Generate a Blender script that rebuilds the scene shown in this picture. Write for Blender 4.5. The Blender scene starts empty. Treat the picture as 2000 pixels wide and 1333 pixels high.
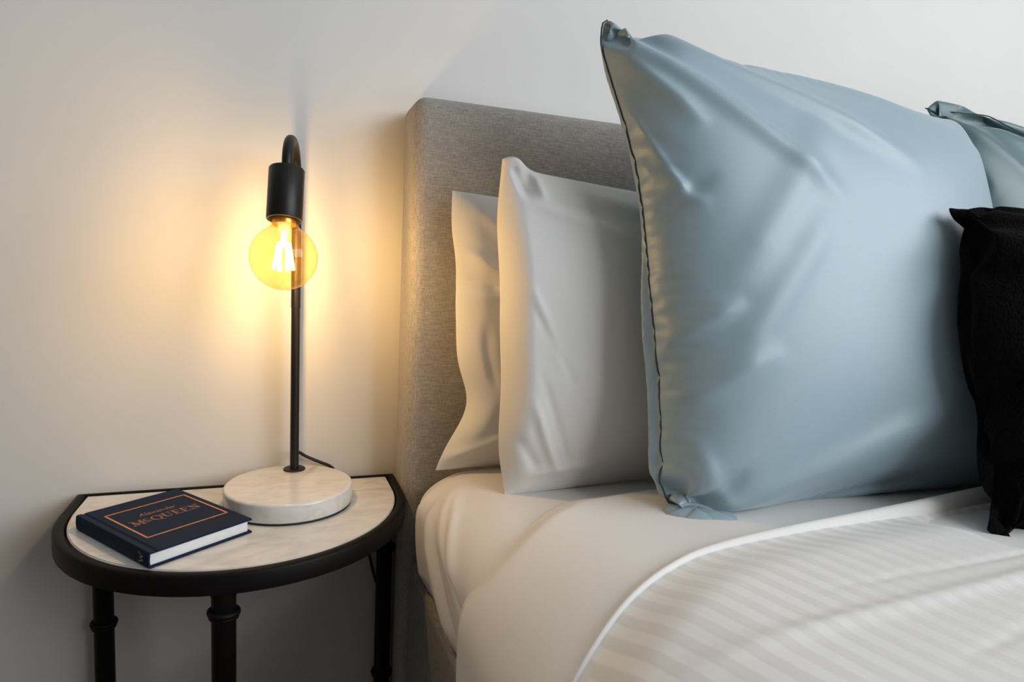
import bpy, bmesh, math, random
import numpy as np
from mathutils import Vector, Matrix
random.seed(7)
sc = bpy.context.scene
col = sc.collection

# ------------------------------------------------------------------ camera
cam_d = bpy.data.cameras.new('camera'); cam = bpy.data.objects.new('camera', cam_d); col.objects.link(cam)
sc.camera = cam
cam_d.sensor_fit = 'HORIZONTAL'; cam_d.sensor_width = 36.0; cam_d.lens = 22.5; cam_d.clip_start = 0.01
def cam_axes(yaw, pitch, roll):
    cy, sy = math.cos(yaw), math.sin(yaw)
    fw = Vector((sy*math.cos(pitch), cy*math.cos(pitch), -math.sin(pitch)))
    r0 = Vector((cy, -sy, 0)); u0 = r0.cross(fw)
    return (math.cos(roll)*r0 + math.sin(roll)*u0, -math.sin(roll)*r0 + math.cos(roll)*u0, fw)
cr, cu, cf = cam_axes(math.radians(20.4), math.radians(6.3), math.radians(2.65))
cam.matrix_world = Matrix(((cr.x, cu.x, -cf.x, 0), (cr.y, cu.y, -cf.y, 0), (cr.z, cu.z, -cf.z, 0.894), (0, 0, 0, 1)))
cam_d.dof.use_dof = True; cam_d.dof.focus_distance = 0.92; cam_d.dof.aperture_fstop = 6.3

# ------------------------------------------------------------------ world, daylight, exposure
w = bpy.data.worlds.new('world'); sc.world = w; w.use_nodes = True
w.node_tree.nodes['Background'].inputs['Color'].default_value = (0.72, 0.80, 0.90, 1)
w.node_tree.nodes['Background'].inputs['Strength'].default_value = 1.0
sc.view_settings.view_transform = 'Standard'; sc.view_settings.look = 'None'
sc.view_settings.gamma = 1.0; sc.view_settings.use_curve_mapping = False
sc.view_settings.exposure = 0.0
def area(name, loc, target, sx, sy, power, colr):
    l = bpy.data.lights.new(name, 'AREA'); l.shape = 'RECTANGLE'; l.size = sx; l.size_y = sy
    l.energy = power; l.color = colr
    o = bpy.data.objects.new(name, l); col.objects.link(o); o.location = loc
    o.rotation_euler = (Vector(target) - Vector(loc)).to_track_quat('-Z', 'Y').to_euler()
    return o
area('window_daylight', (2.47, -1.55, 1.9), (0.75, 0.5, 0.85), 3.0, 1.65, 93, (0.955, 0.98, 1.0))
sc.cycles.max_bounces = 8; sc.cycles.diffuse_bounces = 5; sc.cycles.transparent_max_bounces = 16
sc.cycles.sample_clamp_indirect = 3.0; sc.cycles.caustics_reflective = False; sc.cycles.caustics_refractive = False

# ------------------------------------------------------------------ helpers
def srgb(r, g, b):
    def f(c):
        c /= 255.0
        return c/12.92 if c <= 0.04045 else ((c+0.055)/1.055)**2.4
    return (f(r), f(g), f(b), 1.0)

class NT:
    def __init__(self, name):
        self.m = bpy.data.materials.new(name); self.m.use_nodes = True
        self.n = self.m.node_tree.nodes; self.l = self.m.node_tree.links
        self.p = self.n['Principled BSDF']; self.out = self.n['Material Output']
    def node(self, t, **kw):
        x = self.n.new(t)
        for k, v in kw.items(): setattr(x, k, v)
        return x
    def coords(self, kind='Object', scale=(1, 1, 1), rot=(0, 0, 0)):
        tc = self.node('ShaderNodeTexCoord'); mp = self.node('ShaderNodeMapping')
        mp.inputs['Scale'].default_value = scale; mp.inputs['Rotation'].default_value = rot
        self.l.new(tc.outputs[kind], mp.inputs['Vector']); return mp.outputs['Vector']
    def noise(self, vec, scale, detail=2, rough=.5, dist=0):
        x = self.node('ShaderNodeTexNoise'); x.inputs['Scale'].default_value = scale
        x.inputs['Detail'].default_value = detail; x.inputs['Roughness'].default_value = rough
        x.inputs['Distortion'].default_value = dist
        self.l.new(vec, x.inputs['Vector']); return x.outputs['Fac']
    def ramp(self, fac, stops):
        x = self.node('ShaderNodeValToRGB'); e = x.color_ramp.elements
        while len(e) < len(stops): e.new(0.5)
        for i, (p, c) in enumerate(stops): e[i].position = p; e[i].color = c
        self.l.new(fac, x.inputs['Fac']); return x.outputs['Color']
    def math(self, op, a, b=None):
        x = self.node('ShaderNodeMath', operation=op)
        for i, v in enumerate((a, b)):
            if v is None: continue
            if hasattr(v, 'type'): self.l.new(v, x.inputs[i])
            else: x.inputs[i].default_value = v
        return x.outputs[0]
    def bump(self, h, strength, dist=0.001):
        x = self.node('ShaderNodeBump'); x.inputs['Strength'].default_value = strength
        x.inputs['Distance'].default_value = dist
        self.l.new(h, x.inputs['Height']); self.l.new(x.outputs['Normal'], self.p.inputs['Normal'])
    def set(self, **kw):
        for k, v in kw.items():
            i = self.p.inputs[k.replace('_', ' ')]
            if hasattr(v, 'type'): self.l.new(v, i)
            else: i.default_value = v
        return self

def mat_plain(name, c, rough=.5, metal=0.0, spec=.5, bump=0.0, bscale=300):
    t = NT(name); v = t.coords()
    n = t.noise(v, bscale, 3)
    base = t.ramp(n, [(0.3, tuple(x*.94 for x in c[:3])+(1,)), (0.7, tuple(min(1, x*1.05) for x in c[:3])+(1,))])
    t.set(Base_Color=base, Roughness=rough, Metallic=metal); t.p.inputs['Specular IOR Level'].default_value = spec
    if bump: t.bump(n, bump, .0006)
    return t.m
def mat_cloth(name, c, rough=.75, weave=1100, strength=.12, sheen=.2, var=.04, sheen_tint=(1,1,1,1), spec=.3, soft=0.0):
    t = NT(name)
    a = t.noise(t.coords(scale=(1, 1, .12)), weave, 2); b = t.noise(t.coords(scale=(.12, .5, 1)), weave, 2)
    s = t.math('ADD', a, b); s2 = t.math('MULTIPLY', s, .5)
    base = t.ramp(s2, [(0.35, tuple(x*(1-var) for x in c[:3])+(1,)), (0.65, tuple(min(1, x*(1+var)) for x in c[:3])+(1,))])
    t.set(Base_Color=base, Roughness=rough); t.p.inputs['Specular IOR Level'].default_value = spec
    t.p.inputs['Sheen Weight'].default_value = sheen; t.p.inputs['Sheen Roughness'].default_value = .4
    t.p.inputs['Sheen Tint'].default_value = sheen_tint
    if soft:
        big = t.noise(t.coords(), 14, 3, .55); h = t.math('ADD', t.math('MULTIPLY', big, soft*20), t.math('MULTIPLY', s2, .3))
        t.bump(h, 1.0, .0008)
    else: t.bump(s2, strength, .0006)
    return t.m

# ------------------------------------------------------------------ materials
M = {}
t = NT('painted_wall'); big = t.noise(t.coords(), 3, 2)
t.set(Base_Color=t.ramp(big, [(.3, (.655, .648, .63, 1)), (.7, (.685, .678, .66, 1))]), Roughness=.62); M['wall'] = t.m
M['taupe'] = mat_plain('taupe_bounce_cut', (.36, .345, .325, 1), .7)  # unseen walls, tone darkened to cut bounced light and deepen shade
M['ceiling'] = mat_plain('ceiling_paint', (.8, .8, .79, 1), .8)
t = NT('carpet_floor'); n = t.noise(t.coords(), 400, 3)
t.set(Base_Color=t.ramp(n, [(.3, (.16, .14, .125, 1)), (.7, (.26, .235, .21, 1))]), Roughness=.95); t.bump(n, .8, .004); M['floor'] = t.m
M['black_metal'] = mat_plain('black_powder_coat', (.008, .0075, .0075, 1), .42, 0, .35, .05, 900)
M['bronze_black'] = mat_plain('dark_bronze_iron', (.0045, .0038, .0035, 1), .5, .0, .14, .06, 500)
M['black_rubber'] = mat_plain('black_rubber', (.012, .012, .012, 1), .6)
M['cord'] = mat_plain('black_cord_sheath', (.010, .010, .011, 1), .45)
def marble(name, scale, amt, rough):
    t = NT(name); v = t.coords(scale=(1, 2.3, 1), rot=(0, 0, .5))
    n1 = t.noise(v, scale, 5, .6, 1.2); n2 = t.noise(v, scale*3, 4, .6, .6)
    s = t.math('ADD', t.math('MULTIPLY', n1, .7), t.math('MULTIPLY', n2, .3))
    g = 1-amt
    t.set(Base_Color=t.ramp(s, [(.30, (.68*g, .67*g, .655*g, 1)), (.44, (.68*(1-amt*.35), .67*(1-amt*.35), .655*(1-amt*.35), 1)), (.56, (.70, .69, .67, 1)), (.75, (.68*(1-amt*.25), .67*(1-amt*.25), .66*(1-amt*.25), 1))]), Roughness=rough)
    return t.m
M['marble_top'] = marble('white_marble_top', 9, .32, .16)
M['marble_base'] = marble('white_marble_lamp_base', 16, .22, .15)
# linen headboard
t = NT('grey_linen')
a = t.noise(t.coords(scale=(1, 1, .06)), 1500, 3, .6); b = t.noise(t.coords(scale=(.06, .3, 1)), 1500, 3, .6); cl = t.noise(t.coords(), 55, 3)
s = t.math('ADD', t.math('MULTIPLY', t.math('ADD', a, b), .46), t.math('MULTIPLY', cl, .08))
t.set(Base_Color=t.ramp(s, [(.36, (.190, .178, .163, 1)), (.5, (.315, .300, .280, 1)), (.64, (.48, .46, .435, 1))]), Roughness=.9)
t.p.inputs['Sheen Weight'].default_value = .15; t.bump(s, .45, .0012); M['linen'] = t.m
t = NT('brown_bed_fabric')
a = t.noise(t.coords(scale=(1, 1, .06)), 1500, 3, .6); b = t.noise(t.coords(scale=(.3, .06, 1)), 1500, 3, .6)
s = t.math('MULTIPLY', t.math('ADD', a, b), .5)
t.set(Base_Color=t.ramp(s, [(.36, (.150, .138, .124, 1)), (.5, (.255, .240, .220, 1)), (.64, (.40, .38, .355, 1))]), Roughness=.9); t.bump(s, .45, .0012); M['linen_base'] = t.m
M['white_cotton'] = mat_cloth('white_cotton_sheet', (.74, .73, .715, 1), .72, 1300, .10, .15, .02)
M['white_case'] = mat_cloth('white_cotton_pillowcase', (.73, .73, .72, 1), .68, 1300, .10, .15, .02)
M['blue_satin'] = mat_cloth('blue_grey_sateen', (.275, .375, .435, 1), .42, 1200, .08, .35, .03, (.85, .93, 1, 1), .5)
M['shaded_teal_satin'] = mat_cloth('shaded_teal_sateen', (.068, .135, .15, 1), .40, 1200, .08, .35, .03, (.85, .95, 1, 1), .5)  # teal cloth; shade of its turned-away face is put into the colour
M['seam'] = mat_plain('dark_blue_crease', (.03, .05, .07, 1), .8)  # dark tube draws in the shade of the seam crease
M['seam_teal'] = mat_plain('dark_teal_crease', (.02, .04, .05, 1), .8)  # crease shade drawn the same way on the teal cushion
t = NT('black_velvet'); n = t.noise(t.coords(scale=(1, 1, .35)), 420, 3)
t.set(Base_Color=t.ramp(n, [(.3, (.0016, .0015, .0015, 1)), (.7, (.0050, .0043, .0043, 1))]), Roughness=.95)
t.p.inputs['Specular IOR Level'].default_value = .05; t.p.inputs['Sheen Weight'].default_value = .02; t.bump(n, .8, .003); M['velvet'] = t.m
# striped sateen duvet cover: satin stripes woven along v
t = NT('striped_sateen'); tc = t.node('ShaderNodeTexCoord'); sx = t.node('ShaderNodeSeparateXYZ'); t.l.new(tc.outputs['UV'], sx.inputs[0])
wob = t.math('MULTIPLY', t.noise(t.coords(), 6, 2), .006)
ph = t.math('MULTIPLY', t.math('ADD', sx.outputs[0], wob), 2*math.pi/.0235)
sn = t.math('SINE', ph); mp = t.node('ShaderNodeMapRange'); mp.inputs['From Min'].default_value = -.35; mp.inputs['From Max'].default_value = .35
t.l.new(sn, mp.inputs['Value']); st = mp.outputs['Result']
wv = t.noise(t.coords(scale=(1, .1, 1)), 1300, 2)
t.set(Base_Color=t.ramp(st, [(0, (.72, .71, .695, 1)), (1, (.805, .80, .785, 1))]),
      Roughness=t.math('ADD', t.math('MULTIPLY', st, -.28), .72))
t.p.inputs['Sheen Weight'].default_value = .15; t.bump(t.math('ADD', t.math('MULTIPLY', st, .6), t.math('MULTIPLY', wv, .1)), .35, .0008); M['stripe'] = t.m
# book
M['book_cloth'] = mat_plain('navy_book_cloth', (.005, .0135, .038, 1), .65, 0, .14, .3, 1500)
M['foil'] = mat_plain('copper_foil', (.62, .245, .085, 1), .42, .25, .5)
M['foil_dim'] = mat_plain('dull_copper_foil', (.30, .125, .062, 1), .5, .2, .5)
M['silver_print'] = mat_plain('grey_print', (.28, .26, .23, 1), .5)
t = NT('page_edges'); n = t.noise(t.coords(scale=(.02, .02, 1)), 4000, 2)
t.set(Base_Color=t.ramp(n, [(.3, (.62, .63, .64, 1)), (.7, (.82, .83, .84, 1))]), Roughness=.8); t.bump(n, .3, .0004); M['pages'] = t.m
# amber bulb glass: thin wall, tinted, so light passes
t = NT('amber_thin_glass')
tr = t.node('ShaderNodeBsdfTransparent'); tr.inputs['Color'].default_value = (1.0, .89, .61, 1)
tl = t.node('ShaderNodeBsdfTranslucent'); tl.inputs['Color'].default_value = (1.0, .52, .09, 1)
gl = t.node('ShaderNodeBsdfGlossy'); gl.inputs['Roughness'].default_value = .03; gl.inputs['Color'].default_value = (1, .9, .7, 1)
lw = t.node('ShaderNodeLayerWeight'); lw.inputs['Blend'].default_value = .5
frf = t.math('ADD', t.math('MULTIPLY', t.math('POWER', lw.outputs['Facing'], 4.0), .55), .035)
m1 = t.node('ShaderNodeMixShader'); m1.inputs[0].default_value = .010
m2 = t.node('ShaderNodeMixShader')
t.l.new(tr.outputs[0], m1.inputs[1]); t.l.new(tl.outputs[0], m1.inputs[2])
t.l.new(frf, m2.inputs[0]); t.l.new(m1.outputs[0], m2.inputs[1]); t.l.new(gl.outputs[0], m2.inputs[2])
t.l.new(m2.outputs[0], t.out.inputs['Surface']); M['glass'] = t.m
def emis(name, c, s):
    t = NT(name); t.p.inputs['Base Color'].default_value = c
    t.p.inputs['Emission Color'].default_value = c; t.p.inputs['Emission Strength'].default_value = s; return t.m
M['filament'] = emis('glowing_filament', (1.0, .67, .36, 1), 460)
M['stem'] = mat_plain('bulb_stem_glass', (.85, .75, .55, 1), .15)
M['brass'] = mat_plain('brass_cap', (.75, .45, .16, 1), .3, .9)

# ------------------------------------------------------------------ object builders
def link(name, me, m=None, parent=None, smooth=True):
    o = bpy.data.objects.new(name, me); col.objects.link(o)
    if m is not None: me.materials.append(m)
    if smooth:
        for p in me.polygons: p.use_smooth = True
    if parent is not None:
        o.parent = parent; o.matrix_parent_inverse = Matrix.Translation(-parent.location)
    return o
def tag(o, label, cat, group=None):
    o['label'] = label; o['category'] = cat
    if group: o['group'] = group
    return o
def empty(name, loc, label, cat, group=None):
    o = bpy.data.objects.new(name, None); col.objects.link(o); o.location = loc; o.empty_display_size = .05
    return tag(o, label, cat, group)
def from_bm(name, bm, m, parent=None, smooth=True):
    bmesh.ops.recalc_face_normals(bm, faces=bm.faces[:])
    me = bpy.data.meshes.new(name); bm.to_mesh(me); bm.free()
    return link(name, me, m, parent, smooth)
def auto_smooth(o, ang=35):
    me = o.data; bm = bmesh.new(); bm.from_mesh(me)
    for e in bm.edges:
        if len(e.link_faces) == 2 and e.calc_face_angle(0) > math.radians(ang): e.smooth = False
    bm.to_mesh(me); bm.free(); return o
def add_box(bm, lo, hi, bevel=0, seg=2):
    r = bmesh.ops.create_cube(bm, size=1.0)
    for v in r['verts']:
        v.co = Vector([(lo[i]+hi[i])/2 + v.co[i]*(hi[i]-lo[i]) for i in range(3)])
    if bevel:
        ed = list({e for v in r['verts'] for e in v.link_edges})
        bmesh.ops.bevel(bm, geom=ed, offset=bevel, segments=seg, profile=.5, affect='EDGES')
def tube(bm, pts, rad, n=12, cap=True):
    pts = [Vector(p) for p in pts]; rings = []; up = None
    for i, p in enumerate(pts):
        d = (pts[min(i+1, len(pts)-1)] - pts[max(i-1, 0)]).normalized()
        if up is None: up = d.orthogonal().normalized()
        up = (up - d*up.dot(d)).normalized(); s = d.cross(up)
        r = rad[i] if isinstance(rad, (list, tuple)) else rad
        rings.append([bm.verts.new(p + up*(r*math.cos(2*math.pi*k/n)) + s*(r*math.sin(2*math.pi*k/n))) for k in range(n)])
    for a, b in zip(rings, rings[1:]):
        for k in range(n): bm.faces.new((a[k], a[(k+1) % n], b[(k+1) % n], b[k]))
    if cap: bm.faces.new(rings[0]); bm.faces.new(rings[-1])
def lathe(bm, prof, org=(0, 0, 0), axis=(0, 0, 1), n=48):
    ax = Vector(axis).normalized(); x = ax.orthogonal().normalized(); y = ax.cross(x); org = Vector(org); rings = []
    for r, h in prof:
        if r < 1e-6: rings.append([bm.verts.new(org + ax*h)])
        else: rings.append([bm.verts.new(org + ax*h + x*(r*math.cos(2*math.pi*k/n)) + y*(r*math.sin(2*math.pi*k/n))) for k in range(n)])
    for a, b in zip(rings, rings[1:]):
        for k in range(n):
            q = [a[k % len(a)], a[(k+1) % len(a)], b[(k+1) % len(b)], b[k % len(b)]]
            q = [v for i, v in enumerate(q) if v not in q[:i]]
            if len(q) > 2: bm.faces.new(q)
def bez(pts, n=24):
    # Catmull-Rom through points
    P = [Vector(p) for p in pts]; P = [P[0]*2-P[1]] + P + [P[-1]*2-P[-2]]; out = []
    for i in range(1, len(P)-2):
        for k in range(n):
            t = k/n; a, b, c, d = P[i-1:i+3]
            out.append(.5*((2*b) + (c-a)*t + (2*a-5*b+4*c-d)*t*t + (3*b-a-3*c+d)*t**3))
    out.append(P[-2]); return out
def torus(bm, c, axis, R, r, n=28, k=10):
    lathe(bm, [(R + r*math.cos(2*math.pi*i/k), r*math.sin(2*math.pi*i/k)) for i in range(k+1)], c, axis, n)
    bmesh.ops.remove_doubles(bm, verts=bm.verts[:], dist=1e-6)

# ------------------------------------------------------------------ room shell
WY = 1.009            # face of the wall behind the bed
def slab(name, lo, hi, m):
    bm = bmesh.new(); add_box(bm, lo, hi); o = from_bm(name, bm, M[m], None, False); o['kind'] = 'structure'; return o
X0, X1, Y0 = -3.2, 2.55, -4.2; ZC = 2.75
slab('wall_back', (X0-.1, WY, -.1), (X1+.1, WY+.12, ZC+.1), 'wall')
slab('floor', (X0-.1, Y0-.1, -.1), (X1+.1, WY, 0), 'floor')
slab('ceiling', (X0-.1, Y0-.1, ZC), (X1+.1, WY, ZC+.1), 'ceiling')
slab('wall_left', (X0-.1, Y0, 0), (X0, WY, ZC), 'taupe')
slab('wall_front', (X0-.1, Y0-.1, 0), (X1+.1, Y0, ZC), 'taupe')
# right wall with the window opening
bm = bmesh.new(); wy0, wy1, wz0, wz1 = -3.1, .0, 1.05, 2.7
add_box(bm, (X1, Y0, 0), (X1+.1, wy0, ZC)); add_box(bm, (X1, wy1, 0), (X1+.1, WY, ZC))
add_box(bm, (X1, wy0, 0), (X1+.1, wy1, wz0)); add_box(bm, (X1, wy0, wz1), (X1+.1, wy1, ZC))
o = from_bm('wall_right', bm, M['wall'], None, False); o['kind'] = 'structure'
bm = bmesh.new()
for lo, hi in (((wy0, wz0), (wy0+.06, wz1)), ((wy1-.06, wz0), (wy1, wz1)), ((wy0, wz0), (wy1, wz0+.06)), ((wy0, wz1-.06), (wy1, wz1)), (((wy0+wy1)/2-.03, wz0), ((wy0+wy1)/2+.03, wz1))):
    add_box(bm, (X1+.03, lo[0], lo[1]), (X1+.08, hi[0], hi[1]))
o = from_bm('window_1', bm, M['ceiling'], None, False); o['kind'] = 'structure'

# ------------------------------------------------------------------ side table
TZ = .56; TCX, TCY = -.038, .922
tbl = empty('side_table', (TCX, TCY, 0), 'half-round side table with white marble top in black iron rim on three legs', 'table')
def d_outline(r, yb, n=56):
    pts = [(TCX+r, yb), (TCX+r, TCY)]
    for i in range(1, n): a = -math.pi*i/n; pts.append((TCX+r*math.cos(a), TCY+r*math.sin(a)))
    pts += [(TCX-r, TCY), (TCX-r, yb)]; return pts
bm = bmesh.new(); ol = d_outline(.2025, .9895)
vs = [bm.verts.new((x, y, TZ)) for x, y in ol]; f = bm.faces.new(vs)
r = bmesh.ops.extrude_face_region(bm, geom=[f])
for v in r['geom']:
    if isinstance(v, bmesh.types.BMVert): v.co.z -= .013
bmesh.ops.bevel(bm, geom=[e for e in bm.edges if all(abs(v.co.z-TZ) < 1e-6 for v in e.verts)], offset=.0012, segments=2, affect='EDGES')
o = auto_smooth(from_bm('marble_top', bm, M['marble_top'], tbl)); o['label'] = 'white marble slab with faint grey veins'
# rim: flat bar with rounded top running round the D, thin along the back
bm = bmesh.new(); ro = d_outline(.2175, .9985); ri = d_outline(.2045, .9915)
z0, z1, b = TZ-.022, TZ+.0015, .0035
loops = []
for (fr_, zz) in ((0, z0), (0, z1-b), (.12, z1-b*.3), (.3, z1), (.7, z1), (.88, z1-b*.3), (1, z1-b), (1, z0)):
    loops.append([bm.verts.new((a[0]*(1-fr_)+c[0]*fr_, a[1]*(1-fr_)+c[1]*fr_, zz)) for a, c in zip(ro, ri)])
for A, B in zip(loops, loops[1:]+loops[:1]):
    for i in range(len(A)): j = (i+1) % len(A); bm.faces.new((A[i], A[j], B[j], B[i]))
auto_smooth(from_bm('rim', bm, M['bronze_black'], tbl), 40)
for lx, ly, rings in ((-.222, .978, (.381, .12)), (-.051, .716, (.5135, .25)), (.164, .978, (.238, .45))):
    bm = bmesh.new(); lathe(bm, [(0, 0), (.0135, 0), (.0135, .004), (.0125, .006), (.0125, .53), (.0138, .5355), (.0138, .538), (0, .538)], (lx, ly, 0), n=28)
    leg = auto_smooth(from_bm('leg', bm, M['bronze_black'], tbl), 40)
    for rz in rings:
        bm = bmesh.new(); tilt = (.08, .05, 1) if rz > .5 else (.03, -.02, 1)
        torus(bm, (lx, ly, rz), tilt, .0135, .0038); torus(bm, (lx, ly, rz-.0045), tilt, .0128, .003)
        rg = from_bm('ring', bm, M['bronze_black']); rg.parent = leg; rg.matrix_parent_inverse = leg.matrix_world.inverted()
        rg.matrix_parent_inverse = Matrix.Translation((-TCX, -TCY, 0)) @ Matrix.Translation((TCX, TCY, 0))

# ------------------------------------------------------------------ lamp
LX, LY = .019, .906
lamp = empty('table_lamp', (LX, LY, TZ), 'black table lamp with globe bulb on round white marble base', 'lamp')
bm = bmesh.new(); lathe(bm, [(0, .0002), (.0832, .0002), (.0832, .003), (0, .003)], (LX, LY, TZ), n=64); auto_smooth(from_bm('foot_pad', bm, M['black_rubber'], lamp))
bm = bmesh.new(); R, b = .0845, .0035
lathe(bm, [(0, .003), (R-.0012, .003), (R, .0042), (R, .028-b)] + [(R-b+b*math.cos(a), .028-b+b*math.sin(a)) for a in (.4, .8, 1.2)] + [(R-b, .028), (0, .028)], (LX, LY, TZ), n=96)
auto_smooth(from_bm('base', bm, M['marble_base'], lamp), 50)
PX, PY = .0268, .966
bm = bmesh.new(); lathe(bm, [(0, .028), (.0155, .028), (.0155, .0295), (.0145, .0303), (.0, .0303)], (PX, PY, TZ), n=40); auto_smooth(from_bm('flange', bm, M['black_metal'], lamp))
bm = bmesh.new(); tube(bm, [(PX, PY, TZ+.029), (PX, PY, .826)], .0062, 20); auto_smooth(from_bm('lower_pole', bm, M['black_metal'], lamp))
# upper pole slides over the lower one and bends into the hook
SB = Vector((.0092, .8500, .9425)); ST = Vector((.0122, .8665, 1.0070)); ax = (ST-SB).normalized()
hk = [Vector((PX, PY, .8262)), Vector((PX, PY, .90)), Vector((PX, PY, .985))]
up0 = Vector((PX, PY, 1.002)); cmid = (up0 + ST + ax*.004)/2; half = (up0 - ST - ax*.004)/2
hz = 1.0495 - cmid.z
for i in range(0, 17):
    a = math.pi*i/16
    hk.append(cmid + half*math.cos(a) + Vector((0, 0, 1))*hz*math.sin(a))
hk.append(ST - ax*.004)
bm = bmesh.new(); tube(bm, hk, .0066, 20); auto_smooth(from_bm('hooked_arm', bm, M['black_metal'], lamp), 50)
bm = bmesh.new(); L = (ST-SB).length
lathe(bm, [(.014, .012), (.0185, .006), (.0195, .0), (.0208, 0), (.0214, .0012), (.0214, L-.002), (.0205, L-.0005), (.019, L), (0, L)], SB, ax, 48)
so = auto_smooth(from_bm('socket', bm, M['black_metal'], lamp), 40)
BC = Vector((.0089, .8386, .8968))
bax = (SB + ax*.004 - BC).normalized()
RB = .0402; neck = (SB - BC).length
bm = bmesh.new(); pr = [(0, -RB)]
for i in range(1, 24):
    a = -math.pi/2 + (math.pi*.5 + .86)*i/23; pr.append((RB*math.cos(a), RB*math.sin(a)))
pr += [(.0205, .0345), (.0170, .0385), (.0152, .0425), (.0145, neck+.002)]
lathe(bm, pr, BC, bax, 64); bulb = from_bm('bulb', bm, M['glass'], lamp); bulb['label'] = 'clear amber globe bulb, lit'
def sub(name, bm, m, par):
    o = from_bm(name, bm, m); o.parent = par; return o
def sub_of_lamp(name, bm, m, par):
    o = from_bm(name, bm, m); o.parent = par; o.matrix_parent_inverse = Matrix.Identity(4); return o
bm = bmesh.new(); lathe(bm, [(.0138, neck-.006), (.0142, neck-.001), (.0138, neck+.010), (0, neck+.010)], BC, bax, 32); sub_of_lamp('cap', bm, M['brass'], bulb)
bm = bmesh.new(); lathe(bm, [(.0085, neck-.004), (.0060, neck-.014), (.0038, neck-.020), (.0028, .014), (0, .013)], BC, bax, 24); sub_of_lamp('stem', bm, M['stem'], bulb)
bx_ = bax.orthogonal().normalized(); by_ = bax.cross(bx_)
for k in range(6):
    a = 2*math.pi*k/6+.3; d = bx_*math.cos(a) + by_*math.sin(a)
    bm = bmesh.new(); tube(bm, [BC + d*.0065 + bax*.018, BC + d*.0115 - bax*.015], .0016, 8)
    sub_of_lamp('filament', bm, M['filament'], bulb)
bm = bmesh.new()
tube(bm, bez([(.0275, .9735, .606), (.032, .985, .6085), (.046, .992, .598), (.066, .996, .587), (.078, 1.0005, .580), (.086, 1.0035, .572), (.090, 1.0045, .555), (.106, 1.0045, .50), (.1385, 1.002, .445), (.1440, 1.0, .425), (.1510, 1.0, .395), (.161, 1.002, .362), (.174, 1.004, .30), (.178, 1.004, .18), (.165, 1.0, .012), (.10, .97, .004)], 8), .0024, 8)
from_bm('cord', bm, M['cord'], lamp)['label'] = 'black cord trailing down behind the table'

# ------------------------------------------------------------------ book
BA = Vector((-.126, .751)); E1 = Vector((.103, .077)).normalized(); E2 = Vector((-E1.y, E1.x))
ang = math.atan2(E1.y, E1.x); BW, BH, BT = .124, .164, .0185
borg = BA + E1*(-.0075) + E2*(-.0115)
book = empty('book', (borg.x, borg.y, TZ), 'small navy hardback book with copper title lying on marble side table', 'book'); book.rotation_euler = (0, 0, ang)
def bpart(name, bm, m, smooth=False):
    bmesh.ops.recalc_face_normals(bm, faces=bm.faces[:]); me = bpy.data.meshes.new(name); bm.to_mesh(me); bm.free(); me.materials.append(m)
    if smooth:
        for p in me.polygons: p.use_smooth = True
    o = bpy.data.objects.new(name, me); col.objects.link(o); o.parent = book; return o
bm = bmesh.new(); add_box(bm, (.010, 0, .0003), (BW, BH, .0028), .0006); bpart('back_cover', bm, M['book_cloth'])
bm = bmesh.new(); add_box(bm, (.010, 0, BT-.0025), (BW, BH, BT), .0006); fc = bpart('front_cover', bm, M['book_cloth'])
# spine with hinge grooves
bm = bmesh.new(); pf = [(.0105, .0003), (.0075, .0009), (.0060, .0004), (.0012, .0004), (.0, .0018), (-.0006, BT/2), (.0, BT-.0018), (.0012, BT-.0002), (.0060, BT-.0002), (.0080, BT-.0013), (.0105, BT-.0003)]
ins = [(x+.0019 if x < .006 else x, min(max(z, .0022), BT-.0022)) for x, z in pf]
A = [[bm.verts.new((x, yy, z)) for x, z in pf] for yy in (0, BH)]; B = [[bm.verts.new((x, yy, z)) for x, z in ins] for yy in (0, BH)]
for i in range(len(pf)-1):
    bm.faces.new((A[0][i], A[0][i+1], A[1][i+1], A[1][i])); bm.faces.new((B[0][i], B[1][i], B[1][i+1], B[0][i+1]))
    for s in (0, 1): bm.faces.new((A[s][i], B[s][i], B[s][i+1], A[s][i+1]))
auto_smooth(bpart('spine', bm, M['book_cloth'], True), 50)
bm = bmesh.new(); add_box(bm, (.0022, .0035, .0028), (BW-.0040, BH-.0035, BT-.0025)); bpart('pages', bm, M['pages'])
def stroke(bm, p, q, w0, z, w1=None, h=.00012):
    p, q = Vector(p), Vector(q); w1 = w0 if w1 is None else w1
    d = (q-p).normalized(); nn = Vector((-d.y, d.x))
    c = [p+nn*w0/2, p-nn*w0/2, q-nn*w1/2, q+nn*w1/2]
    lo = [bm.verts.new((a.x, a.y, z)) for a in c]; hi = [bm.verts.new((a.x, a.y, z+h)) for a in c]
    bm.faces.new(hi); bm.faces.new(lo[::-1])
    for i in range(4): j = (i+1) % 4; bm.faces.new((lo[i], lo[j], hi[j], hi[i]))
def arc_stroke(bm, c, rx, ry, a0, a1, wf, z, n=20):
    for i in range(n):
        t0 = a0+(a1-a0)*i/n; t1 = a0+(a1-a0)*(i+1.15)/n
        stroke(bm, (c[0]+rx*math.cos(t0), c[1]+ry*math.sin(t0)), (c[0]+rx*math.cos(t1), c[1]+ry*math.sin(t1)), wf(t0), z, wf(t1))
# copper frame
fx0, fx1, fy0, fy1 = .0190, .1160, .0390, .1350; bm = bmesh.new(); ww = .0021; zt = BT
for p, q in (((fx0-ww/2, fy0), (fx1+ww/2, fy0)), ((fx0-ww/2, fy1), (fx1+ww/2, fy1)), ((fx0, fy0), (fx0, fy1)), ((fx1, fy0), (fx1, fy1))): stroke(bm, p, q, ww, zt)
o = bpart('cover_frame', bm, M['foil']); o.parent = fc; o['label'] = 'copper rectangle outline printed on cover'
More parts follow.
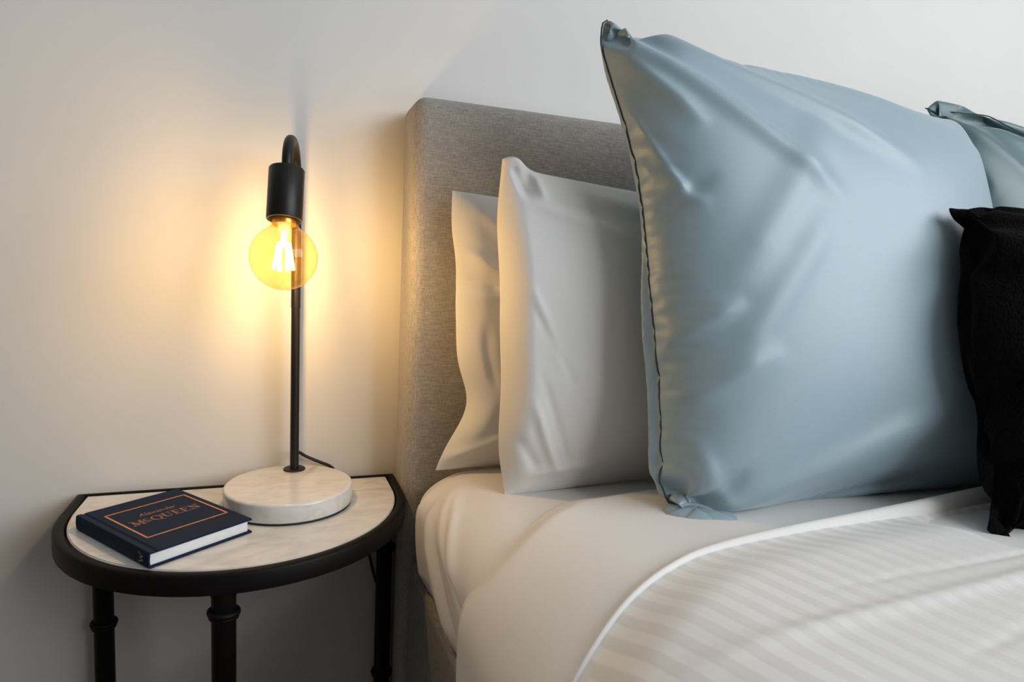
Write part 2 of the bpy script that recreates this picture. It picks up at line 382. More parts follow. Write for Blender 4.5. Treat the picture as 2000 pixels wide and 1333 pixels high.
# title in serif capitals
def glyphs(bm, s, x, y, H, z):
    T, N, S = .20*H, .07*H, .30*H
    def serif(cx, yy, ww_=None): stroke(bm, (cx-(ww_ or S)/2-.06*H, yy), (cx+(ww_ or S)/2+.06*H, yy), .07*H, z)
    for ch in s:
        if ch == 'M':
            W = 1.05*H
            stroke(bm, (x+.12*H, y), (x+.17*H, y+H), N, z); stroke(bm, (x+.17*H, y+H), (x+.53*H, y), T, z); stroke(bm, (x+.53*H, y), (x+.88*H, y+H), N, z); stroke(bm, (x+.88*H, y+H), (x+.93*H, y), T, z)
            for c_ in (.12, .93): serif(x+c_*H, y)
            serif(x+.13*H, y+H, .2*H); serif(x+.92*H, y+H, .2*H); x += W+.14*H
        elif ch == 'c':
            r_ = .27*H; arc_stroke(bm, (x+.28*H, y+.62*H), r_, r_, .75, 5.5, lambda a: N+(T-N)*max(0, -math.cos(a)), z); stroke(bm, (x+.06*H, y+.16*H), (x+.50*H, y+.16*H), N, z); x += .66*H
        elif ch == 'Q':
            arc_stroke(bm, (x+.48*H, y+.5*H), .42*H, .47*H, 0, 2*math.pi, lambda a: N+(T-N)*abs(math.cos(a)), z, 28); stroke(bm, (x+.5*H, y+.06*H), (x+.98*H, y-.28*H), .15*H, z, .05*H); x += 1.06*H
        elif ch == 'U':
            stroke(bm, (x+.2*H, y+H), (x+.2*H, y+.35*H), T, z); stroke(bm, (x+.78*H, y+H), (x+.78*H, y+.35*H), N, z); arc_stroke(bm, (x+.49*H, y+.36*H), .29*H, .33*H, math.pi, 2*math.pi, lambda a: N+(T-N)*max(0, -math.cos(a)), z); serif(x+.2*H, y+H); serif(x+.78*H, y+H); x += 1.04*H
        elif ch == 'E':
            stroke(bm, (x+.2*H, y), (x+.2*H, y+H), T, z)
            for yy, e in ((0, .72), (.52, .56), (1, .68)): stroke(bm, (x+.05*H, y+yy*H), (x+e*H, y+yy*H), N, z); stroke(bm, (x+e*H, y+yy*H-.12*H*(yy > 0)), (x+e*H, y+yy*H+.12*H*(yy < 1)), N, z)
            x += .84*H
        elif ch == 'N':
            stroke(bm, (x+.18*H, y), (x+.18*H, y+H), N, z); stroke(bm, (x+.18*H, y+H), (x+.84*H, y), T, z); stroke(bm, (x+.84*H, y), (x+.84*H, y+H), N, z); serif(x+.18*H, y); serif(x+.14*H, y+H, .2*H); serif(x+.84*H, y+H); x += 1.04*H
    return x
bm = bmesh.new(); xe = glyphs(bm, 'McQUEEN', 0, 0, .0145, BT); s_ = .082/xe
for v in bm.verts: v.co.x = .0262 + v.co.x*s_; v.co.y = .0800 + v.co.y
o = bpart('title', bm, M['foil_dim']); o.parent = fc; o['label'] = 'title lettering in copper serif capitals'
# smaller first line, light italic
G = {'A': [[(0, 0), (.45, 1), (.7, 0)], [(.2, .38), (.62, .38)]], 'l': [[(.15, 1), (.15, .1), (.3, 0)]], 'e': [[(.05, .3), (.5, .34), (.42, .58), (.2, .58), (.03, .3), (.14, .04), (.34, 0), (.52, .12)]],
     'x': [[(0, .58), (.5, 0)], [(.5, .58), (0, 0)]], 'a': [[(.48, .56), (.2, .58), (.03, .28), (.16, .02), (.36, .1), (.48, .56)], [(.48, .56), (.46, .08), (.6, 0)]],
     'n': [[(.05, .58), (.05, 0)], [(.05, .4), (.28, .58), (.45, .46), (.45, .06), (.58, 0)]], 'd': [[(.48, .5), (.2, .58), (.03, .28), (.16, .02), (.36, .06), (.48, .3)], [(.5, 1), (.48, .08), (.6, 0)]], 'r': [[(.05, .58), (.05, 0)], [(.05, .36), (.24, .58), (.42, .54)]]}
bm = bmesh.new(); x = 0
for ch in 'Alexander':
    for pl_ in G[ch]:
        for p, q in zip(pl_, pl_[1:]): stroke(bm, (x+p[0]+p[1]*.22, p[1]), (x+q[0]+q[1]*.22, q[1]), .12, BT)
    x += {'A': .82, 'l': .36}.get(ch, .66)
s_ = .046/x
for v in bm.verts: v.co.x = .0440 + v.co.x*s_; v.co.y = .1030 + v.co.y*.0090; v.co.z = BT + (v.co.z-BT)*1
o = bpart('subtitle', bm, M['foil_dim']); o.parent = fc; o['label'] = 'thin italic lettering above the title'
bm = bmesh.new()   # letter W on the spine, reading along the spine
for p, q, w_ in (((0, 1), (.28, 0), .16), ((.28, 0), (.5, .8), .08), ((.5, .8), (.74, 0), .16), ((.74, 0), (1, 1), .08), ((-.12, 1), (.14, 1), .08), ((.86, 1), (1.12, 1), .08)):
    stroke(bm, p, q, w_, 0, None, .02)
for v in bm.verts:
    a, b_, c_ = v.co; v.co = (-.0005-c_*.004, .0215-a*.0105, .0052+b_*.0085)
    v.co = (-.00062-c_*.003, .0150+(b_-.5)*.0085, .0045+a*.0098)
o = bpart('spine_letter', bm, M['silver_print']); o['label'] = 'grey letter W at foot of spine'

# ------------------------------------------------------------------ bed frame
bed = empty('upholstered_bed', (.18, .905, 0), 'upholstered bed with tall grey linen headboard and fabric base', 'bed')
def rbox(name, lo, hi, r, m, parent, cuts=(24, 2, 24), seg=5):
    bm = bmesh.new(); add_box(bm, lo, hi, r, seg); o = from_bm(name, bm, m, parent); return auto_smooth(o, 30)
hb = rbox('headboard', (.1805, .908, .02), (1.80, 1.006, 1.1315), .019, M['linen'], bed)
rbox('base', (.187, -1.05, .10), (1.79, .905, .458), .012, M['linen_base'], bed)
for lx, ly in ((.25, .80), (1.72, .80), (.25, -.98), (1.72, -.98)):
    bm = bmesh.new(); lathe(bm, [(0, 0), (.018, 0), (.026, .10), (0, .10)], (lx, ly, 0), n=20); auto_smooth(from_bm('leg', bm, M['black_metal'], bed))

# ------------------------------------------------------------------ bedding surfaces
XL, ZT = .190, .605
#<N
def smooth(t): t = np.clip(t, 0, 1); return t*t*(3-2*t)
def noise2(x, y, seed=0):
    rs = np.random.RandomState(seed); out = np.zeros_like(x)
    for k in range(10):
        a = rs.uniform(0, 2*np.pi); f = rs.uniform(6, 30); p = rs.uniform(0, 6.28)
        out += np.sin((x*np.cos(a)+y*np.sin(a))*f+p)/(1+f*.06)
    return out/10
#N>
def wrap(a, rx, rz):
    """path length from the side bottom -> (x offset inwards, drop below the top); elliptic shoulder"""
    arc = math.pi*(3*(rx+rz)-math.sqrt((3*rx+rz)*(rx+3*rz)))/4
    T = np.linspace(0, np.pi/2, 400); seg = np.hypot(rx*np.sin(T), rz*np.cos(T)); L = np.concatenate([[0], np.cumsum((seg[1:]+seg[:-1])/2*(T[1]-T[0]))]); L *= arc/L[-1]
    th = np.interp(np.clip(a, 0, arc), L, T)
    x = np.where(a < 0, 0, np.where(a < arc, rx - rx*np.cos(th), rx + (a-arc)))
    d = np.where(a < 0, rz - a, np.where(a < arc, rz - rz*np.sin(th), 0))
    nx, nz = np.cos(th)/rx, np.sin(th)/rz; nn = np.hypot(nx, nz)
    return x, d, np.where(a < 0, 1, nx/nn), np.where(a < 0, 0, nz/nn)
def grid_mesh(name, P, UV, m, parent=None, subd=0):
    ny, nx = P.shape[:2]
    idx = np.arange(ny*nx).reshape(ny, nx)
    F = np.stack([idx[:-1, :-1], idx[:-1, 1:], idx[1:, 1:], idx[1:, :-1]], -1).reshape(-1, 4)
    me = bpy.data.meshes.new(name); me.from_pydata(P.reshape(-1, 3).tolist(), [], F.tolist())
    if UV is not None:
        uvl = me.uv_layers.new(name='UVMap'); uvf = UV.reshape(-1, 2)
        uvl.data.foreach_set('uv', uvf[F.reshape(-1)].astype(np.float32).ravel())
    o = link(name, me, m, parent)
    if subd:
        s = o.modifiers.new('subdivision', 'SUBSURF'); s.levels = subd; s.render_levels = subd
    return o
#<R
def ridge(px, py, p, q, wdt, amp):
    """smooth ridge (or groove) along the segment p-q"""
    p = np.array(p); q = np.array(q); d = q-p; L = np.hypot(*d); d = d/L
    t = (px-p[0])*d[0]+(py-p[1])*d[1]; s = -(px-p[0])*d[1]+(py-p[1])*d[0]
    fade = np.clip(t/(.25*L), 0, 1)*np.clip((L-t)/(.25*L), 0, 1)
    return amp*np.exp(-(s/wdt)**2)*fade
#R>
# mattress in its fitted sheet
mat = empty('mattress', (.95, 0, .458), 'mattress in a plain white fitted sheet, bare beneath the pillows', 'mattress')
a = np.concatenate([np.linspace(-.105, .085, 70), np.linspace(.09, 1.62, 60)])
yb = np.concatenate([np.linspace(-1.0, .45, 30), np.linspace(.47, .90, 110)])
A, Y = np.meshgrid(a, yb)
x, d, tx, tz = wrap(A, .085, .050); x = XL + .003 + x
# head end rolls down as well
hr = .05; e = np.clip((Y-(.90-hr))/hr, 0, 1); dh = hr*(1-np.sqrt(np.clip(1-e*e, 0, 1)))
Z = ZT - np.maximum(d, dh) - np.minimum(d, dh)*.45
bul = np.sin(np.clip((-A+.06)/.165, 0, 1)*np.pi)*.009
x = x - bul + np.clip(-A-.07, 0, 1)*.25
hcorner = np.clip((Y-.80)/.10, 0, 1)
x = x + hcorner**2*.020
# folds of the tucked corner
f = ridge(Y, A, (.82, .06), (.60, -.02), .011, .009) - ridge(Y, A, (.80, .055), (.585, -.032), .006, .008)
f += ridge(Y, A, (.80, .02), (.62, -.11), .010, .007) - ridge(Y, A, (.77, .02), (.60, -.10), .006, .006) + ridge(Y, A, (.845, .05), (.79, -.11), .009, .006) - ridge(Y, A, (.82, .05), (.755, -.11), .006, .006)
f += noise2(Y*1.5, A*.7, 3)*.0025*np.clip((.1-A)/.1, 0, 1) + noise2(A*.6, Y*.6, 5)*.0015
P = np.stack([x - f*tx, Y, np.maximum(Z + f*tz, .4595)], -1)
fs = grid_mesh('fitted_sheet', P, None, M['white_cotton'], mat, 0)
bm = bmesh.new(); bm.from_mesh(fs.data); bmesh.ops.holes_fill(bm, edges=[e for e in bm.edges if e.is_boundary], sides=0)
bm.to_mesh(fs.data); bm.free()

def over(xv, yv):
    return 0
# flat sheet turned over the duvet's end
edge_b_x = np.array([.14, .17, .20, .245, .30, .348, .45, .60, .80, 1.2, 1.9]); edge_b_y = np.array([.592, .592, .592, .628, .672, .700, .715, .705, .69, .69, .69])
a = np.concatenate([np.linspace(-.16, .10, 60), np.linspace(.105, 1.62, 110)])
s = np.concatenate([np.array([0, .0008, .002, .004, .007, .011, .016, .022]), np.linspace(.03, .42, 60), np.linspace(.46, 1.7, 24)])
A, S = np.meshgrid(a, s); x, d, tx, tz = wrap(A, .14, .062)
Yb = np.interp(x+XL-.006, edge_b_x, edge_b_y) - np.clip(-A, 0, 1)*.10
Y = Yb - S
th = .0035 + .013*smooth(S/.04) + .006*smooth((S-.05)/.2); th[0] = -.001
th = th + noise2(x*1.1, Y*1.1, 11)*.0040*smooth(S/.08) + noise2(x*2.2, Y*2.6, 12)*.0018*smooth(S/.08)
bul = np.sin(np.clip((-A+.07)/.24, 0, 1)*np.pi)*.006
P = np.stack([XL - .004 + x - tx*th - bul - np.clip(-A-.05, 0, 1)*.04, Y, ZT - d + tz*th + .0015], -1)
fl = grid_mesh('flat_sheet', P, None, M['white_cotton'], None, 1)
tag(fl, 'plain white top sheet drawn over the bed below the pillows', 'sheet')

# striped duvet cover with a rolled hem
hem_x = np.array([.10, .17, .20, .27, .36, .43, .53, .70, .89, 1.2, 1.8]); hem_y = np.array([.335, .352, .385, .440, .487, .502, .514, .527, .546, .57, .60])
fx_ = np.linspace(.0, 1.9, 381); fy_ = np.interp(fx_, hem_x, hem_y); kk_ = np.exp(-(np.arange(-12, 13)/6.)**2); fy_ = np.convolve(np.pad(fy_, 12, mode='edge'), kk_/kk_.sum(), 'valid'); hem_x, hem_y = fx_, fy_
a = np.concatenate([np.linspace(-.16, .10, 60), np.linspace(.105, 1.62, 170)])
s = np.concatenate([np.linspace(0, 1, 30), 1+np.array([.06, .14, .24, .38]), 2+np.linspace(0, .25, 50), 2.25+np.linspace(.02, 1.2, 34)])
A, S = np.meshgrid(a, s); x, d, tx, tz = wrap(A, .16, .068)
X_ = x+XL-.016
hr = np.interp(X_, [.15, .35, .55, .75, .90], [.0022, .0035, .006, .0105, .014])     # hem roll radius
S = np.where(S <= 1, S*2*hr, np.where(S < 2, 2*hr + (S-1)*.02, 2*hr + .012 + (S-2)))
Y = np.interp(X_, hem_x, hem_y) - np.clip(-A, 0, 1)*.35 - S
under = .0265 - .030*smooth((X_-.66)/.10)*smooth((Y-.375)/.05)*smooth((.515-Y)/.03)
u = S/hr
roll = np.where(u < 2, hr*(np.sqrt(np.clip(1-(u-1)**2, 0, 1))*1.35), 0)
body = np.where(u > 1.95, .0006 + .012*smooth((S-2*hr)/.07), .0006)
h = under + np.maximum(roll, body) ; h[0] = under[0] - .003
h = h + noise2(x*.9, Y*1.2, 21)*.0035*smooth((S-.02)/.1)
def seam_line(X, Yv, p, q, wdt, amp): return ridge(X, Yv, p, q, wdt, amp)
h = h - seam_line(X_, Y, (.36, .377), (.95, .389), .003, .0022) + seam_line(X_, Y, (.22, .325), (.80, .362), .008, .0035) - seam_line(X_, Y, (.40, .268), (.75, .33), .003, .0020)
P = np.stack([XL - .006 + x - tx*h*.85 - np.clip(-A-.05, 0, 1)*.04, Y, ZT - d + tz*h + .001], -1)
c14, s14 = math.cos(.24), math.sin(.24)
UV = np.stack([A*c14 + Y*s14, Y*c14 - A*s14], -1)
kb = 30                                                             # rows below kb are the rolled plain hem
dv = grid_mesh('duvet', P[kb-1:], UV[kb-1:], M['stripe'], None, 1)
hm = grid_mesh('hem', P[:kb], None, M['white_cotton'], None, 1); hm.parent = dv; hm['label'] = 'plain rolled hem along the cover edge'
tag(dv, 'white duvet in a fine satin-striped cover across the front of bed', 'duvet')

# ------------------------------------------------------------------ pillows: inflated cloth
#<SIM
def sim_pillow(W, H, nx, ny, thick, seed, steps=260, flange=0, floor=0.0, bendk=.03, ratio=(1, 1)):
    rs = np.random.RandomState(seed)
    nv = (nx+1)*(ny+1); Fi = np.arange(nv).reshape(ny+1, nx+1)
    inner = np.zeros((ny+1, nx+1), bool); inner[1:-1, 1:-1] = True
    Bi = Fi.copy(); Bi[inner] = nv + np.arange(inner.sum())
    N = nv + inner.sum()
    X = np.zeros((N, 3)); gx, gy = np.meshgrid(np.linspace(0, W, nx+1), np.linspace(0, H, ny+1))
    uu, vv = gx/W, gy/H
    b0 = np.sin(np.pi*np.clip((gx-flange)/(W-flange), 0, 1))*np.sin(np.pi*vv)
    nz = noise2(gx*3, gy*3, seed)*.006
    X[Fi.ravel()] = np.stack([gx, gy, b0*.02+nz*inner], -1).reshape(-1, 3)
    Xb = np.stack([gx, gy, -b0*.02+noise2(gx*3, gy*3, seed+1)*.006], -1); X[Bi[inner]] = Xb[inner]
    UVv = np.zeros((N, 2)); UVv[Fi.ravel()] = np.stack([uu, vv], -1).reshape(-1, 2); UVv[Bi[inner]] = np.stack([uu, vv], -1)[inner]
    # constraints
    sets = []
    def add(I, a, b, L, k):
        sets.append((I[a].ravel(), I[b].ravel(), L, k))
    dx, dy = W/nx, H/ny; sl = slice
    for I in (Fi, Bi):
        for p in (0, 1):
            add(I, np.s_[:, p:nx:2], np.s_[:, p+1:nx+1:2], dx, 1.0)
            add(I, np.s_[p:ny:2, :], np.s_[p+1:ny+1:2, :], dy, 1.0)
        for p in (0, 1):
            add(I, np.s_[p:ny:2, :-1], np.s_[p+1:ny+1:2, 1:], math.hypot(dx, dy), .35)
            add(I, np.s_[p:ny:2, 1:], np.s_[p+1:ny+1:2, :-1], math.hypot(dx, dy), .35)
        for p in range(4):
            if nx-1 > p: 
                c0 = np.array([c for c in range(nx-1) if c % 4 in (p,)]); sets.append((I[:, c0].ravel(), I[:, c0+2].ravel(), 2*dx, bendk))
                c0 = np.array([c for c in range(ny-1) if c % 4 in (p,)]); sets.append((I[c0, :].ravel(), I[c0+2, :].ravel(), 2*dy, bendk))
    # faces
    def quads(I, flip):
        q = np.stack([I[:-1, :-1], I[:-1, 1:], I[1:, 1:], I[1:, :-1]], -1)
        return (q[..., ::-1] if flip else q)
    QF, QB = quads(Fi, False), quads(Bi, True)
    nfl = int(round(flange/dx))
    QP = np.concatenate([QF[:, nfl:].reshape(-1, 4), QB[:, nfl:].reshape(-1, 4)])
    Q = np.concatenate([QF.reshape(-1, 4), QB.reshape(-1, 4)])
    V = np.zeros_like(X); Vt = W*H*thick*.52; press = 0; dt = 1/60.
    fm = None
    if nfl:
        cols = np.arange(1, nfl+1); fa = Fi[1:-1][:, cols].ravel(); fb = Bi[1:-1][:, cols].ravel()
    for it in range(steps):
        ramp = min(1, it/(steps*.45))
        p = X[QP]; nrm = np.cross(p[:, 2]-p[:, 0], p[:, 3]-p[:, 1])*.5
        vol = (p.mean(1)*nrm).sum()/3
        press = np.clip((Vt*ramp - vol)/Vt, -.15, .3)*900
        Fo = np.zeros_like(X); ff = nrm*press/4
        for k in range(4):
            for c in range(3): Fo[:, c] += np.bincount(QP[:, k], ff[:, c], N)
        acc = Fo/(dx*dy)*2.0
        V = (V + acc*dt*.12)*.90
        Xp = X.copy(); X = X + V*dt
        for rep in range(2):
            for I0, I1, L, k in sets:
                dd = X[I1]-X[I0]; ln = np.sqrt((dd*dd).sum(1))+1e-9
                cr_ = (dd*((ln-L)/ln*.5*k)[:, None])
                X[I0] += cr_; X[I1] -= cr_
            if nfl:
                dz = X[fa]-X[fb]; mid = (X[fa]+X[fb])*.5; hh = np.zeros_like(dz); hh[:, 2] = .0008
                X[fa] = mid+hh; X[fb] = mid-hh
        if floor:
            fl_ = floor*smooth((it-steps*.4)/(steps*.35)); low = X[:, 1] < fl_; X[low, 1] = fl_
        V = (X-Xp)/dt
    X[:, 0] -= 0
    return dict(X=X, UV=UVv, Q=Q, Fi=Fi, Bi=Bi, W=W, H=H)

def shape_pillow(W, H, nx, ny, tf, tb, seed, flank=.045, bow=.012):
    """a softly filled pillow: flat seam all round, a steep flank, then a gently domed face"""
    nv = (nx+1)*(ny+1); Fi = np.arange(nv).reshape(ny+1, nx+1)
    inner = np.zeros((ny+1, nx+1), bool); inner[1:-1, 1:-1] = True
    Bi = Fi.copy(); Bi[inner] = nv + np.arange(inner.sum()); N = nv + inner.sum()
    wq = lambda k: (lambda q: q + .10*np.sin(2*np.pi*q)*-1)(np.linspace(0, 1, k+1))
    gu, gv = np.meshgrid(wq(nx), wq(ny))
    du = np.minimum(gu, 1-gu)*W; dv_ = np.minimum(gv, 1-gv)*H
    def prof(d, L): return .62*(1-(1-np.clip(d/(flank*.75), 0, 1))**2.2) + .38*np.sin(np.clip(d/(L*.5), 0, 1)*np.pi/2)
    pu, pv = prof(du, W), np.sin(np.clip(dv_/(H*.42), 0, 1)*np.pi/2)**.62
    z = pu*pv
    x = gu*W + bow*np.sin(np.pi*gv)*(1-2*gu); y = gv*H + bow*.6*np.sin(np.pi*gu)*(1-2*gv)
    n1 = noise2(gu*W*1.6, gv*H*1.6, seed)*.006 + noise2(gu*W*3.4, gv*H*2.6, seed+5)*.0016
    X = np.zeros((N, 3)); X[Fi.ravel()] = np.stack([x, y, np.where(inner, z*tf + n1*np.clip(z*2, 0, 1), 0)], -1).reshape(-1, 3)
    X[Bi[inner]] = np.stack([x, y, -z*tb], -1)[inner]
    U = np.zeros((N, 2)); U[Fi.ravel()] = np.stack([gu, gv], -1).reshape(-1, 2); U[Bi[inner]] = np.stack([gu, gv], -1)[inner]
    q = lambda I: np.stack([I[:-1, :-1], I[:-1, 1:], I[1:, 1:], I[1:, :-1]], -1)
    return dict(X=X, UV=U, Q=np.concatenate([q(Fi).reshape(-1, 4), q(Bi)[..., ::-1].reshape(-1, 4)]), Fi=Fi, Bi=Bi, W=W, H=H)

def place_pillow(name, S, BL, BR, TL, TR, handles=(), sig=.22, front=1.0, back=1.0, floor_z=None, folds=()):
    """map the inflated pillow so that its four corners land on the given points"""
    X = S['X']; Fi = S['Fi']; c = [X[Fi[0, 0]][:2], X[Fi[0, -1]][:2], X[Fi[-1, 0]][:2], X[Fi[-1, -1]][:2]]
    # inverse bilinear (Newton)
    st = X[:, :2]/np.array([S['W'], S['H']])
    for _ in range(12):
        s, t = st[:, :1], st[:, 1:]
        f = (1-s)*(1-t)*c[0]+s*(1-t)*c[1]+(1-s)*t*c[2]+s*t*c[3] - X[:, :2]
        fs = (1-t)*(c[1]-c[0])+t*(c[3]-c[2]); ft = (1-s)*(c[2]-c[0])+s*(c[3]-c[1])
        det = fs[:, 0]*ft[:, 1]-fs[:, 1]*ft[:, 0]
        st = st - np.stack([(f[:, 0]*ft[:, 1]-f[:, 1]*ft[:, 0])/det, (fs[:, 0]*f[:, 1]-fs[:, 1]*f[:, 0])/det], -1)
    BL, BR, TL, TR = [np.array(p, float) for p in (BL, BR, TL, TR)]
    s, t = st[:, :1], st[:, 1:]
    P = (1-s)*(1-t)*BL+s*(1-t)*BR+(1-s)*t*TL+s*t*TR
    n = np.cross(BR-BL+TR-TL, TL-BL+TR-BR); n /= np.linalg.norm(n)        # towards the viewer (-y)
    z = X[:, 2:]; P = P + n*np.where(z > 0, z*front, z*back)
    wf = smooth((z[:, 0]+.004)/.012)                                       # soft folds pressed into the front cloth
    for u0, v0, u1, v1, wd, am in folds:
        P = P + n*(wf*ridge(S['UV'][:, 0]*S['W'], S['UV'][:, 1]*S['H'], (u0*S['W'], v0*S['H']), (u1*S['W'], v1*S['H']), wd, am))[:, None]
    if handles:
        C = np.array([h[0] for h in handles], float); D = np.array([h[1] for h in handles], float)
        k = np.exp(-((C[:, None]-C[None])**2).sum(-1)/(2*sig*sig)) + np.eye(len(C))*1e-4
        wgt = np.linalg.solve(k, D)
        kk = np.exp(-((S['UV'][:, None]-C[None])**2).sum(-1)/(2*sig*sig)); P = P + kk@wgt
    if floor_z is not None:
        low = P[:, 2] < floor_z; P[low, 2] = floor_z + (P[low, 2]-floor_z)*.04
    return P
#SIM>
def pillow_obj(name, S, P, m, seam=None, seam_r=.0010):
    me = bpy.data.meshes.new(name); me.from_pydata(P.tolist(), [], S['Q'].tolist())
    o = bpy.data.objects.new(name, me); col.objects.link(o); me.materials.append(m)
    for p in me.polygons: p.use_smooth = True
    s = o.modifiers.new('subdivision', 'SUBSURF'); s.levels = 1; s.render_levels = 2
    if seam:
        Fi = S['Fi']; loop = np.concatenate([Fi[0, :-1], Fi[:-1, -1], Fi[-1, :0:-1], Fi[:0:-1, 0]])
        bm = bmesh.new(); pts = [(P[i][0], P[i][1]-.0026, P[i][2]) for i in loop]; tube(bm, pts + [pts[0]], seam_r, 6, False)
        so_ = from_bm('seam', bm, seam); so_.parent = o
    return o

#<P
S1 = shape_pillow(.74, .44, 130, 76, .062, .03, 3, .05)
P1 = place_pillow('p1', S1, (.213, .862, .606), (.96, .862, .606), (.226, .872, 1.0), (.95, .872, .975), front=1, back=1, floor_z=.606, sig=.10,
    handles=[((0, 0), (0, 0, 0)), ((0, .1), (.012, 0, 0)), ((0, .25), (.031, 0, 0)), ((0, .38), (.014, 0, 0)), ((0, .5), (.006, 0, 0)), ((0, .62), (.003, 0, 0)), ((0, .73), (.003, 0, 0)), ((0, .86), (-.002, 0, 0)), ((0, 1), (0, 0, 0))],
    folds=[(-.02, .82, .13, .66, .012, .007), (-.02, .70, .09, .66, .006, -.008), (-.02, .64, .12, .66, .012, .005), (.03, .97, .18, .74, .014, .005), (.04, .30, .14, .26, .02, .004), (-.01, .04, .12, .14, .010, .006), (.045, .55, .055, .30, .008, -.004)])
P1[:, 1] = np.clip(P1[:, 1], .79 + .036*smooth((P1[:, 0]-.27)/.10), .905)
S2 = shape_pillow(.76, .46, 130, 80, .070, .035, 8, .042)
P2 = place_pillow('p2', S2, (.279, .752, .602), (1.02, .79, .602), (.268, .79, 1.026), (1.02, .80, .985), front=1, back=1, floor_z=.6035, sig=.12,
    handles=[((0, 0), (0, 0, 0)), ((0, .12), (-.011, 0, 0)), ((0, .3), (-.014, 0, 0)), ((0, .5), (-.016, 0, 0)), ((0, .7), (-.014, 0, 0)), ((0, .88), (-.010, 0, 0)), ((0, 1), (0, 0, 0))],
    folds=[(.03, .62, .11, .34, .005, -.004), (.028, .66, .10, .36, .006, .004), (.035, .32, .10, .04, .006, .006), (.045, .40, .13, .03, .005, -.003), (.02, .20, .06, .08, .007, -.004), (.02, .97, .5, .88, .016, .006), (.03, .90, .22, .82, .010, .005), (.01, .98, .05, .90, .006, -.008), (.05, .99, .07, .90, .006, .006), (.02, .07, .2, .10, .008, .004)])
u_, v_ = S2['UV'][:, 0], S2['UV'][:, 1]                                # curled top corner of the pillowcase
ear = np.exp(-((u_-.018)/.026)**2)*np.exp(-((1-v_)/.07)**2); P2[:, 2] += .013*ear; P2[:, 1] -= .012*ear*(S2['X'][:, 2] > 0)
P2[:, 1] += .010*np.exp(-((u_-.040)/.014)**2)*np.exp(-((.95-v_)/.035)**2)*(S2['X'][:, 2] > 0)
P2[:, 1] = np.minimum(P2[:, 1], .822)
lim = .69 + .085*smooth((P2[:, 0]-.45)/.13); P2[:, 1] = np.maximum(P2[:, 1], lim)
S3 = sim_pillow(.60, .62, 84, 86, .22, 15, floor=.04)
P3 = place_pillow('b1', S3, (.434, .616, .620), (1.05, .645, .620), (.372, .715, 1.180), (.985, .77, 1.145), front=1.0, back=.35, floor_z=.621,
    handles=[((0, .87), (.006, 0, 0)), ((0, .70), (.019, 0, 0)), ((0, .5), (.017, 0, 0)), ((0, .3), (.017, 0, 0)), ((0, .1), (.010, 0, 0)), ((0, 1), (0, 0, -.008)), ((.15, 1), (0, 0, -.018)), ((.4, 1), (0, 0, 0)), ((.7, 1), (0, 0, .012)), ((.5, .5), (0, 0, 0)), ((1, .6), (.030, 0, 0)), ((.8, .25), (0, -.028, 0)), ((.8, .85), (.012, -.01, .01))],
    folds=[(.0, .985, .62, .72, .013, .010), (.02, .93, .42, .62, .014, .009), (.05, .99, .80, .86, .015, .007), (.0, .90, .16, .74, .010, .009), (.0, .80, .10, .60, .008, .008), (-.02, .70, .14, .60, .008, .007), (.0, .56, .16, .66, .008, -.006),
           (.0, .36, .18, .44, .009, .008), (-.02, .24, .24, .36, .012, .007), (.08, .05, .62, .27, .018, .009), (.16, .02, .66, .14, .013, -.008), (.3, .02, .85, .15, .013, .007), (.6, .12, .95, .42, .018, .006), (.12, .3, .38, .62, .018, .006), (.15, .45, .42, .80, .02, .006),
           (-.10, .17, .40, -.03, .006, -.014), (-.05, .07, .30, -.05, .010, .010), (.16, .05, .20, -.05, .008, -.010), (.06, .22, .16, .02, .012, .006)])
bs = (S3['X'][:, 2] < -.002)*smooth((.13-S3['UV'][:, 0])/.10)*smooth((.62-S3['UV'][:, 1])/.25)*smooth((S3['UV'][:, 1]-.02)/.10)
wc = np.exp(-(S3['UV'][:, 0]**2 + S3['UV'][:, 1]**2)/(2*.06**2))[:, None]
P3 = P3 + wc*np.array([.012, 0, .022])                                  # lower corner gathered up above its folded tip
P3[:, 0] -= bs*.011; P3[:, 1] += bs*.004                               # slack back panel showing past the seam
S4 = sim_pillow(.60, .60, 56, 56, .20, 23, floor=.02)
P4 = place_pillow('b2', S4, (1.07, .76, .608), (1.65, .76, .608), (1.05, .82, 1.206), (1.63, .82, 1.19), front=.9, back=.4, floor_z=.608,
    folds=[(.02, .97, .4, .80, .018, .007), (.04, .90, .3, .70, .012, .006)])
S5 = sim_pillow(.42, .42, 48, 48, .15, 31, floor=.02)
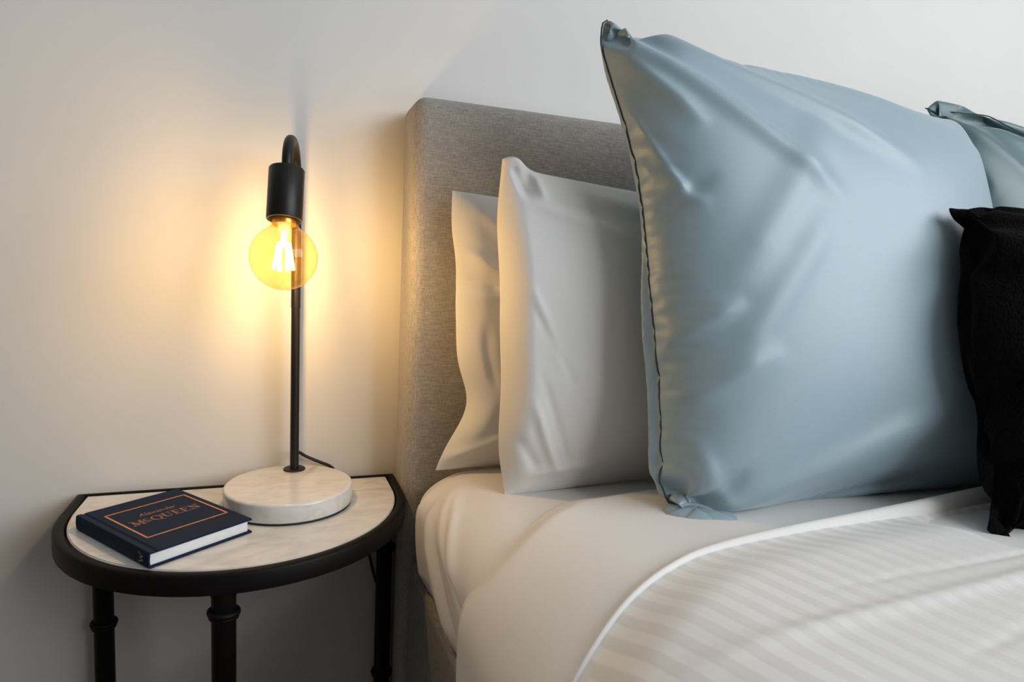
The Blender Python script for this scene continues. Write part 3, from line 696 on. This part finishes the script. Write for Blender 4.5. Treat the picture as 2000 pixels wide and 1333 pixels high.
P5 = place_pillow('bk', S5, (.760, .445, .617), (1.17, .46, .617), (.802, .585, 1.003), (1.17, .58, .99), front=1, back=.4, floor_z=.615, sig=.16,
    handles=[((0, 0), (0, 0, 0)), ((0, .12), (0, 0, 0)), ((0, .25), (-.012, 0, 0)), ((0, .37), (-.006, 0, 0)), ((0, .5), (-.008, 0, 0)), ((0, .75), (-.008, 0, 0)), ((0, 1), (0, 0, 0)), ((.14, 1), (0, 0, .014)), ((.35, 1), (0, 0, .010))])
#P>
rear = pillow_obj('bed_pillow', S1, P1, M['white_case'])
tag(rear, 'rear white pillow leaning directly against the grey headboard', 'pillow', 'white bed pillows')
frontp = pillow_obj('bed_pillow', S2, P2, M['white_case'])
tag(frontp, 'front white pillow tucked behind the big pale blue cushion', 'pillow', 'white bed pillows')
b1 = pillow_obj('cushion', S3, P3, M['blue_satin'], M['seam'])
tag(b1, 'large pale blue-grey cushion standing upright in front of white pillows', 'cushion', 'blue cushions')
# the cushion's folded-out corner lying on the sheet
tip = np.array([(.4175, .6000, .0), (.4320, .5800, .0), (.4640, .5640, .0), (.4980, .5560, .0), (.4960, .5860, .008), (.4700, .6080, .014), (.4440, .6160, .014), (.4260, .6140, .006)])
bm = bmesh.new(); rings = []
cen = tip.mean(0); K = len(tip)
dens = np.array([tip[(i//6) % K]*(1-smooth((i % 6)/6)) + tip[(i//6+1) % K]*smooth((i % 6)/6) for i in range(K*6)])
for r_, hgt in ((1, 0), (.93, .0035), (.75, .0065), (.45, .0095), (.15, .0105)):
    rings.append([bm.verts.new((cen[0]+(p[0]-cen[0])*r_, cen[1]+(p[1]-cen[1])*r_, .6215 + p[2]*r_*.6 + hgt + .0012*math.sin(i*.9)*(r_ < 1))) for i, p in enumerate(dens)])
for A_, B_ in zip(rings, rings[1:]):
    for i in range(len(A_)): j = (i+1) % len(A_); bm.faces.new((A_[i], A_[j], B_[j], B_[i]))
bm.faces.new(rings[-1])
tp = from_bm('folded_corner', bm, M['blue_satin']); tp.parent = b1
b2 = pillow_obj('cushion', S4, P4, M['shaded_teal_satin'], M['seam_teal'])
tag(b2, 'shaded teal blue cushion mostly hidden behind the large pale blue one', 'cushion', 'blue cushions')
bk = pillow_obj('cushion', S5, P5, M['velvet'])
tag(bk, 'black velvet cushion at the right in front of blue cushion', 'cushion')
